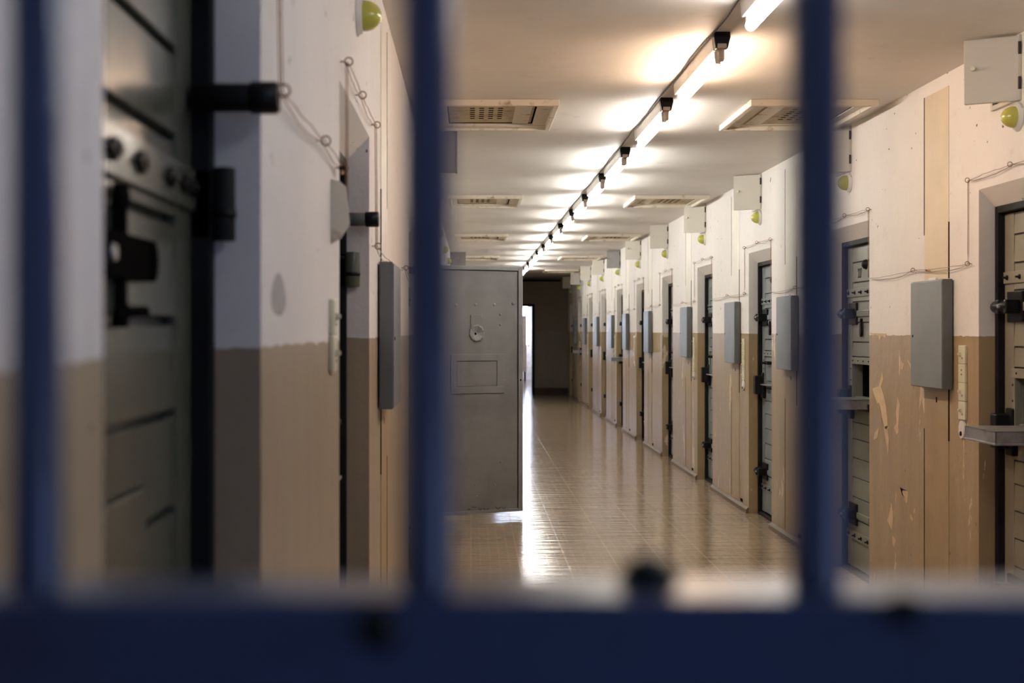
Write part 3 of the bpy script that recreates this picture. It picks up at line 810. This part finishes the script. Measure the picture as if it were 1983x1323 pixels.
# open hatch doors of the wall niches right under the ceiling
def niche_door(mat):
    # origin on the wall at the near edge; +x towards the gate, -y into the corridor
    e = empty('niche_hatch'); z0, z1 = -.268, -.006
    b = MB(); b.box(-.30,-.275,-.014,0,z0,z1,mat); b.box(-.025,0,-.014,0,z0,z1,mat); b.box(-.275,-.025,-.014,0,z1-.02,z1,mat); b.box(-.275,-.025,-.014,0,z0,z0+.02,mat)
    b.box(-.275,-.025,-.003,0,z0+.02,z1-.02,M_DARK)
    b.build('niche_frame', e, bevel=.002)
    n = Vector((.866,-.5,0)); t = Vector((-.5,-.866,0))
    def Q(u, v, z): p = t*u+n*v; return (p.x, p.y-.008, z)
    b = MB(); u0, u1 = .006, .214
    V = [Q(u,v,z) for z in (z0-.003, z1-.004) for v in (-.022,0) for u in (u0,u1)]
    b.raw(V, [(0,1,3,2),(4,6,7,5),(0,4,5,1),(2,3,7,6),(0,2,6,4),(1,5,7,3)], mat); p = fixn(b.build('hatch_door', e, bevel=.003))
    b = MB(); b.lathe([(.006,0),(.006,.010),(.011,.014),(.009,.022)], M_CREAM if mat is M_CBOX else M_BOX, Q(.176,0,-.13), n, 12); b.build('knob', p)
    for zc in (-.06,-.20):
        b = MB(); b.cyl(Q(.000,.002,zc-.025), Q(.000,.002,zc+.025), .006, M_RUST, 10); b.build('hinge', p)
    return e
cb = niche_door(M_CBOX); cg = niche_door(M_CBOXG); u1 = True
for k in range(11):
    pos, rz = on_right(5.57+2.49*k, H)
    if k == 6:
        cg.location = pos; cg.rotation_euler = (0,0,rz); e = cg; lab = 'dark grey hatch door standing open under the ceiling on the right wall'
    elif u1: cb.location = pos; cb.rotation_euler = (0,0,rz); e = cb; u1 = False; lab = 'cream hatch door standing open at the top right corner of the picture'
    else: e = copy_tree(cb, pos, rz); lab = 'cream hatch door open under the ceiling, right wall, %s from the gate' % ORD[k]
    tag(e, lab, 'hatch', 'open hatch doors where wall meets ceiling')
# left ones (mirrored housing, facing the gate; their shade is put into the grey)
def cbox_left(y):
    e = empty('niche_hatch', (XL, y, H))
    b = MB(); b.box(0,.014,.002,.30,-.262,-.004,M_CBOXG); b.build('niche_frame', e, bevel=.003)
    b = MB(); b.box(.228,.24,-.014,.016,-.262,-.006,M_BOX); b.build('door_edge', e, bevel=.002)
    b = MB(); b.box(.004,.228,-.010,.012,-.258,-.010,M_CBOXG); p = b.build('hatch_door', e, bevel=.002)
    b = MB(); b.tube([(.09,-.012,-.09),(.09,-.03,-.09),(.09,-.03,-.15),(.09,-.012,-.15)], .004, M_STEEL); b.lathe([(.007,0),(.005,.006)], M_STEEL, (.125,-.010,-.10), (0,-1,0), 8); b.build('handle', p)
    return e
tag(cbox_left(8.25), 'dark grey hatch door open under the ceiling just right of the second bar', 'hatch', 'open hatch doors where wall meets ceiling')
tag(cbox_left(21.0), 'small dark hatch door high on the far left wall above the open door', 'hatch', 'open hatch doors where wall meets ceiling')

# switches
def switch(kind):
    e = empty('light_switch'); w = .0425
    b = MB(); b.box(-w, w, -.012, 0, -.041, .041, M_CREAM); b.build('plate', e, bevel=.003)
    b = MB()
    if kind == 'toggle':
        b.prism([(-.012,-.008),(-.024,-.002),(-.024,.006),(-.012,.010)], 'x', -.018, -.004, M_CREAM); nm = 'toggle'
        b.box(.006,.012,-.013,-.011,-.020,-.012,M_BLACK)
    else:
        b.box(-.004,.004,-.013,-.011,.012,.018,M_BLACK); b.box(-.004,.004,-.013,-.011,-.008,-.002,M_BLACK); nm = 'slot'
    fixn(b.build(nm, e))
    return e
def keyswitch():
    e = empty('key_switch')
    P = [(.040*math.cos(t)*.9, .041*math.sin(t)) for t in [i*2*PI/24 for i in range(24)]]
    b = MB(); b.prism([(x, z) for x, z in P], 'y', -.014, 0, M_WHITEP); fixn(b.build('plate', e, bevel=.003))
    b = MB(); b.lathe([(.011,0),(.010,.004)], M_BLACK, (0,-.014,-.018), (0,-1,0), 12); b.build('keyhole', e)
    return e
st_, sb_, ks_ = switch('toggle'), switch('blank'), keyswitch()
used = set()
def place(proto, pos, rz):
    if proto not in used:
        used.add(proto); proto.location = pos; proto.rotation_euler = (0,0,rz); return proto
    return copy_tree(proto, pos, rz)
rows_ = ['topmost', 'second from the top', 'third from the top', 'lowest']
for k in (0, 2, 3, 5, 6, 8):
    yc = sum(RIGHT[k])/2+.60
    where = 'beside the nearest right door' if k == 0 else 'past the %s right door' % ORD[k]
    for i in range(4):
        pos, rz = on_right(yc, CAMZ-.108-.0835*i)
        tag(place(sb_ if i == 1 else st_, pos, rz), 'cream switch, %s of the column %s' % (rows_[i], where), 'light switch', 'columns of cream switches')
    pos, rz = on_right(yc, CAMZ-.443)
    tag(place(ks_, pos, rz), 'oval white key switch below the column %s' % where, 'key switch', 'oval key switches')
for i in range(2):
    pos, rz = on_left(3.18, CAMZ+.03-.0835*i)
    tag(place(st_, pos, rz), 'blurred cream switch beside the second recess of the left wall, %s one' % ('upper' if i == 0 else 'lower'), 'light switch', 'columns of cream switches')

# bent plate on the left wall
b = MB(); yy = 3.18; t = yy/2700
P = [((640-912)*t,(640-346)*t+CAMZ),((657-912)*t,(640-350)*t+CAMZ),((670-912)*t,(640-362)*t+CAMZ),((677-912)*t,(640-435)*t+CAMZ),((660-912)*t,(640-462)*t+CAMZ),((641-912)*t,(640-473)*t+CAMZ)]
P = [(max(x, XL), z) for x, z in P]
b.prism(P, 'y', yy, yy+.006, M_HRIM)
o = fixn(b.build('metal_bracket', bevel=.001)); tag(o, 'beige metal plate sticking out of the left wall above the switches', 'bracket')

# ---------------------------------------------------------------- alarm wires with eye screws
def eyelet(yl, z, e, s, idx=0):
    q = MB(); r = .011; th = random.uniform(0,.8)
    pts = [(-.012-0*.01+0, 0, 0)]
    # stem from the wall (local y) then a ring
    P = [(yl,0,z),(yl,-.010,z)]
    r = .010; P += [(yl+.002*math.cos(th), -.010-r+r*math.cos(t), z+r*math.sin(t)) for t in [i*2*PI/14 for i in range(15)]]
    q.tube(P, .0019, M_COPPER, 6); q.build('eye_screw', e)
def strand(pts, e, off, seg=8):
    q = MB(); P = []
    for (a, za), (c, zc) in zip(pts[:-1], pts[1:]):
        L_ = math.hypot(c-a, zc-za); horiz = abs(c-a) > abs(zc-za)
        for i in range(seg):
            t = i/seg
            sag = .03*L_*4*t*(1-t)*(1 if horiz else 0)
            P.append((a+(c-a)*t+random.uniform(-.0015,.0015), -.013-off*.3, za+(zc-za)*t-sag+(off if horiz else 0)*math.sin(PI*t)+random.uniform(-.003,.003)))
    P.append((pts[-1][0], -.013, pts[-1][1]))
    q.tube(P, .0014, M_COPPER, 5); q.build('wire', e)
def alarm(wallname, yc, pts, eyes, joint, label):
    """pts, eyes: (world Y, z above camera)"""
    s = 1 if wallname == 'right' else -1
    pos, rz = (on_right(yc) if s > 0 else on_left(yc))
    e = empty('alarm_wire', pos, rz)
    cv = lambda p: ((-(p[0]-yc) if s > 0 else (p[0]-yc)), CAMZ+p[1])
    pl = [cv(p) for p in pts]
    strand(pl, e, 0); strand(pl, e, .016)
    for p in eyes: x, z = cv(p); eyelet(x, z, e, s)
    if joint:
        x, z = cv(joint); q = MB(); q.cyl((x-.030,-.016,z),(x-.006,-.016,z-.003),.0045,M_BLACK,8); q.cyl((x-.006,-.016,z-.003),(x+.014,-.016,z-.004),.0045,M_RED,8); q.cyl((x+.014,-.016,z-.004),(x+.026,-.016,z-.006),.004,M_YEL,8); q.build('cable_joint', e)
    tag(e, label, 'alarm wire', 'thin alarm wires strung around the doors')
for k in range(10):
    a, c = RIGHT[k]; na = RIGHT[k+1][0]
    low = .293 if k % 2 == 0 else .285
    pts = [(a-.04, .29), (a-.04, .665), ((a+c)/2, .67), (c+.085, .66), (c+.085, low), (c+.84, low+.004), (na-.045, low-.006)]
    eyes = [(a-.04,.665), ((a+c)/2+.02,.672), (c+.085,.66), (c+.085,low), (c+.84,low+.004)]
    alarm('right', (a+c)/2, pts, eyes, (c+.62, low-.004) if k in (0, 1, 3) else None,
          'thin copper wire on eye screws around the %s door of the right wall' % ORD[k])
alarm('left', 1.7, [(1.2,.40),(1.2,.66),(1.7,.67),(2.2,.68),(2.235,.385),(2.88,.392),(3.30,.385)], [(1.2,.66),(1.7,.67),(2.2,.68),(2.235,.385),(2.88,.392),(3.30,.385)], (3.27,.378), 'blurred copper wire on eye screws on the left wall before the second recess')
alarm('left', 3.9, [(3.42,.30),(3.42,.66),(3.86,.652),(4.46,.658),(4.50,.272),(5.3,.262),(6.42,.288),(7.05,.25)], [(3.42,.66),(3.86,.652),(4.46,.658),(4.50,.272),(6.42,.288)], None, 'copper wire on eye screws around the second recess of the left wall')

# ---------------------------------------------------------------- room beyond
e = empty('cupboard', (1.2, 40.3, 0)); tag(e, 'tall beige cupboard seen through the far doorway before the window', 'cupboard')
b = MB(); b.box(-.45,.40,-.25,.25,.26,1.88,M_CUP); b.build('body', e, bevel=.01)
for x in (-.41,.36):
    for y in (-.21,.21):
        b = MB(); b.box(x-.02,x+.02,y-.02,y+.02,0,.26,M_FRAME); b.build('leg', e)
for x0_, x1_ in ((-.44,-.03),(-.02,.39)):
    b = MB(); b.box(x0_,x1_,-.268,-.25,.28,1.86,M_CUP); p = b.build('door', e, bevel=.003)
    b = MB(); xk = x1_-.04 if x0_ < -.1 else x0_+.04; b.lathe([(.008,0),(.016,.012),(.01,.022)], M_STEEL, (xk,-.268,1.0), (0,-1,0), 12); b.build('knob', p)
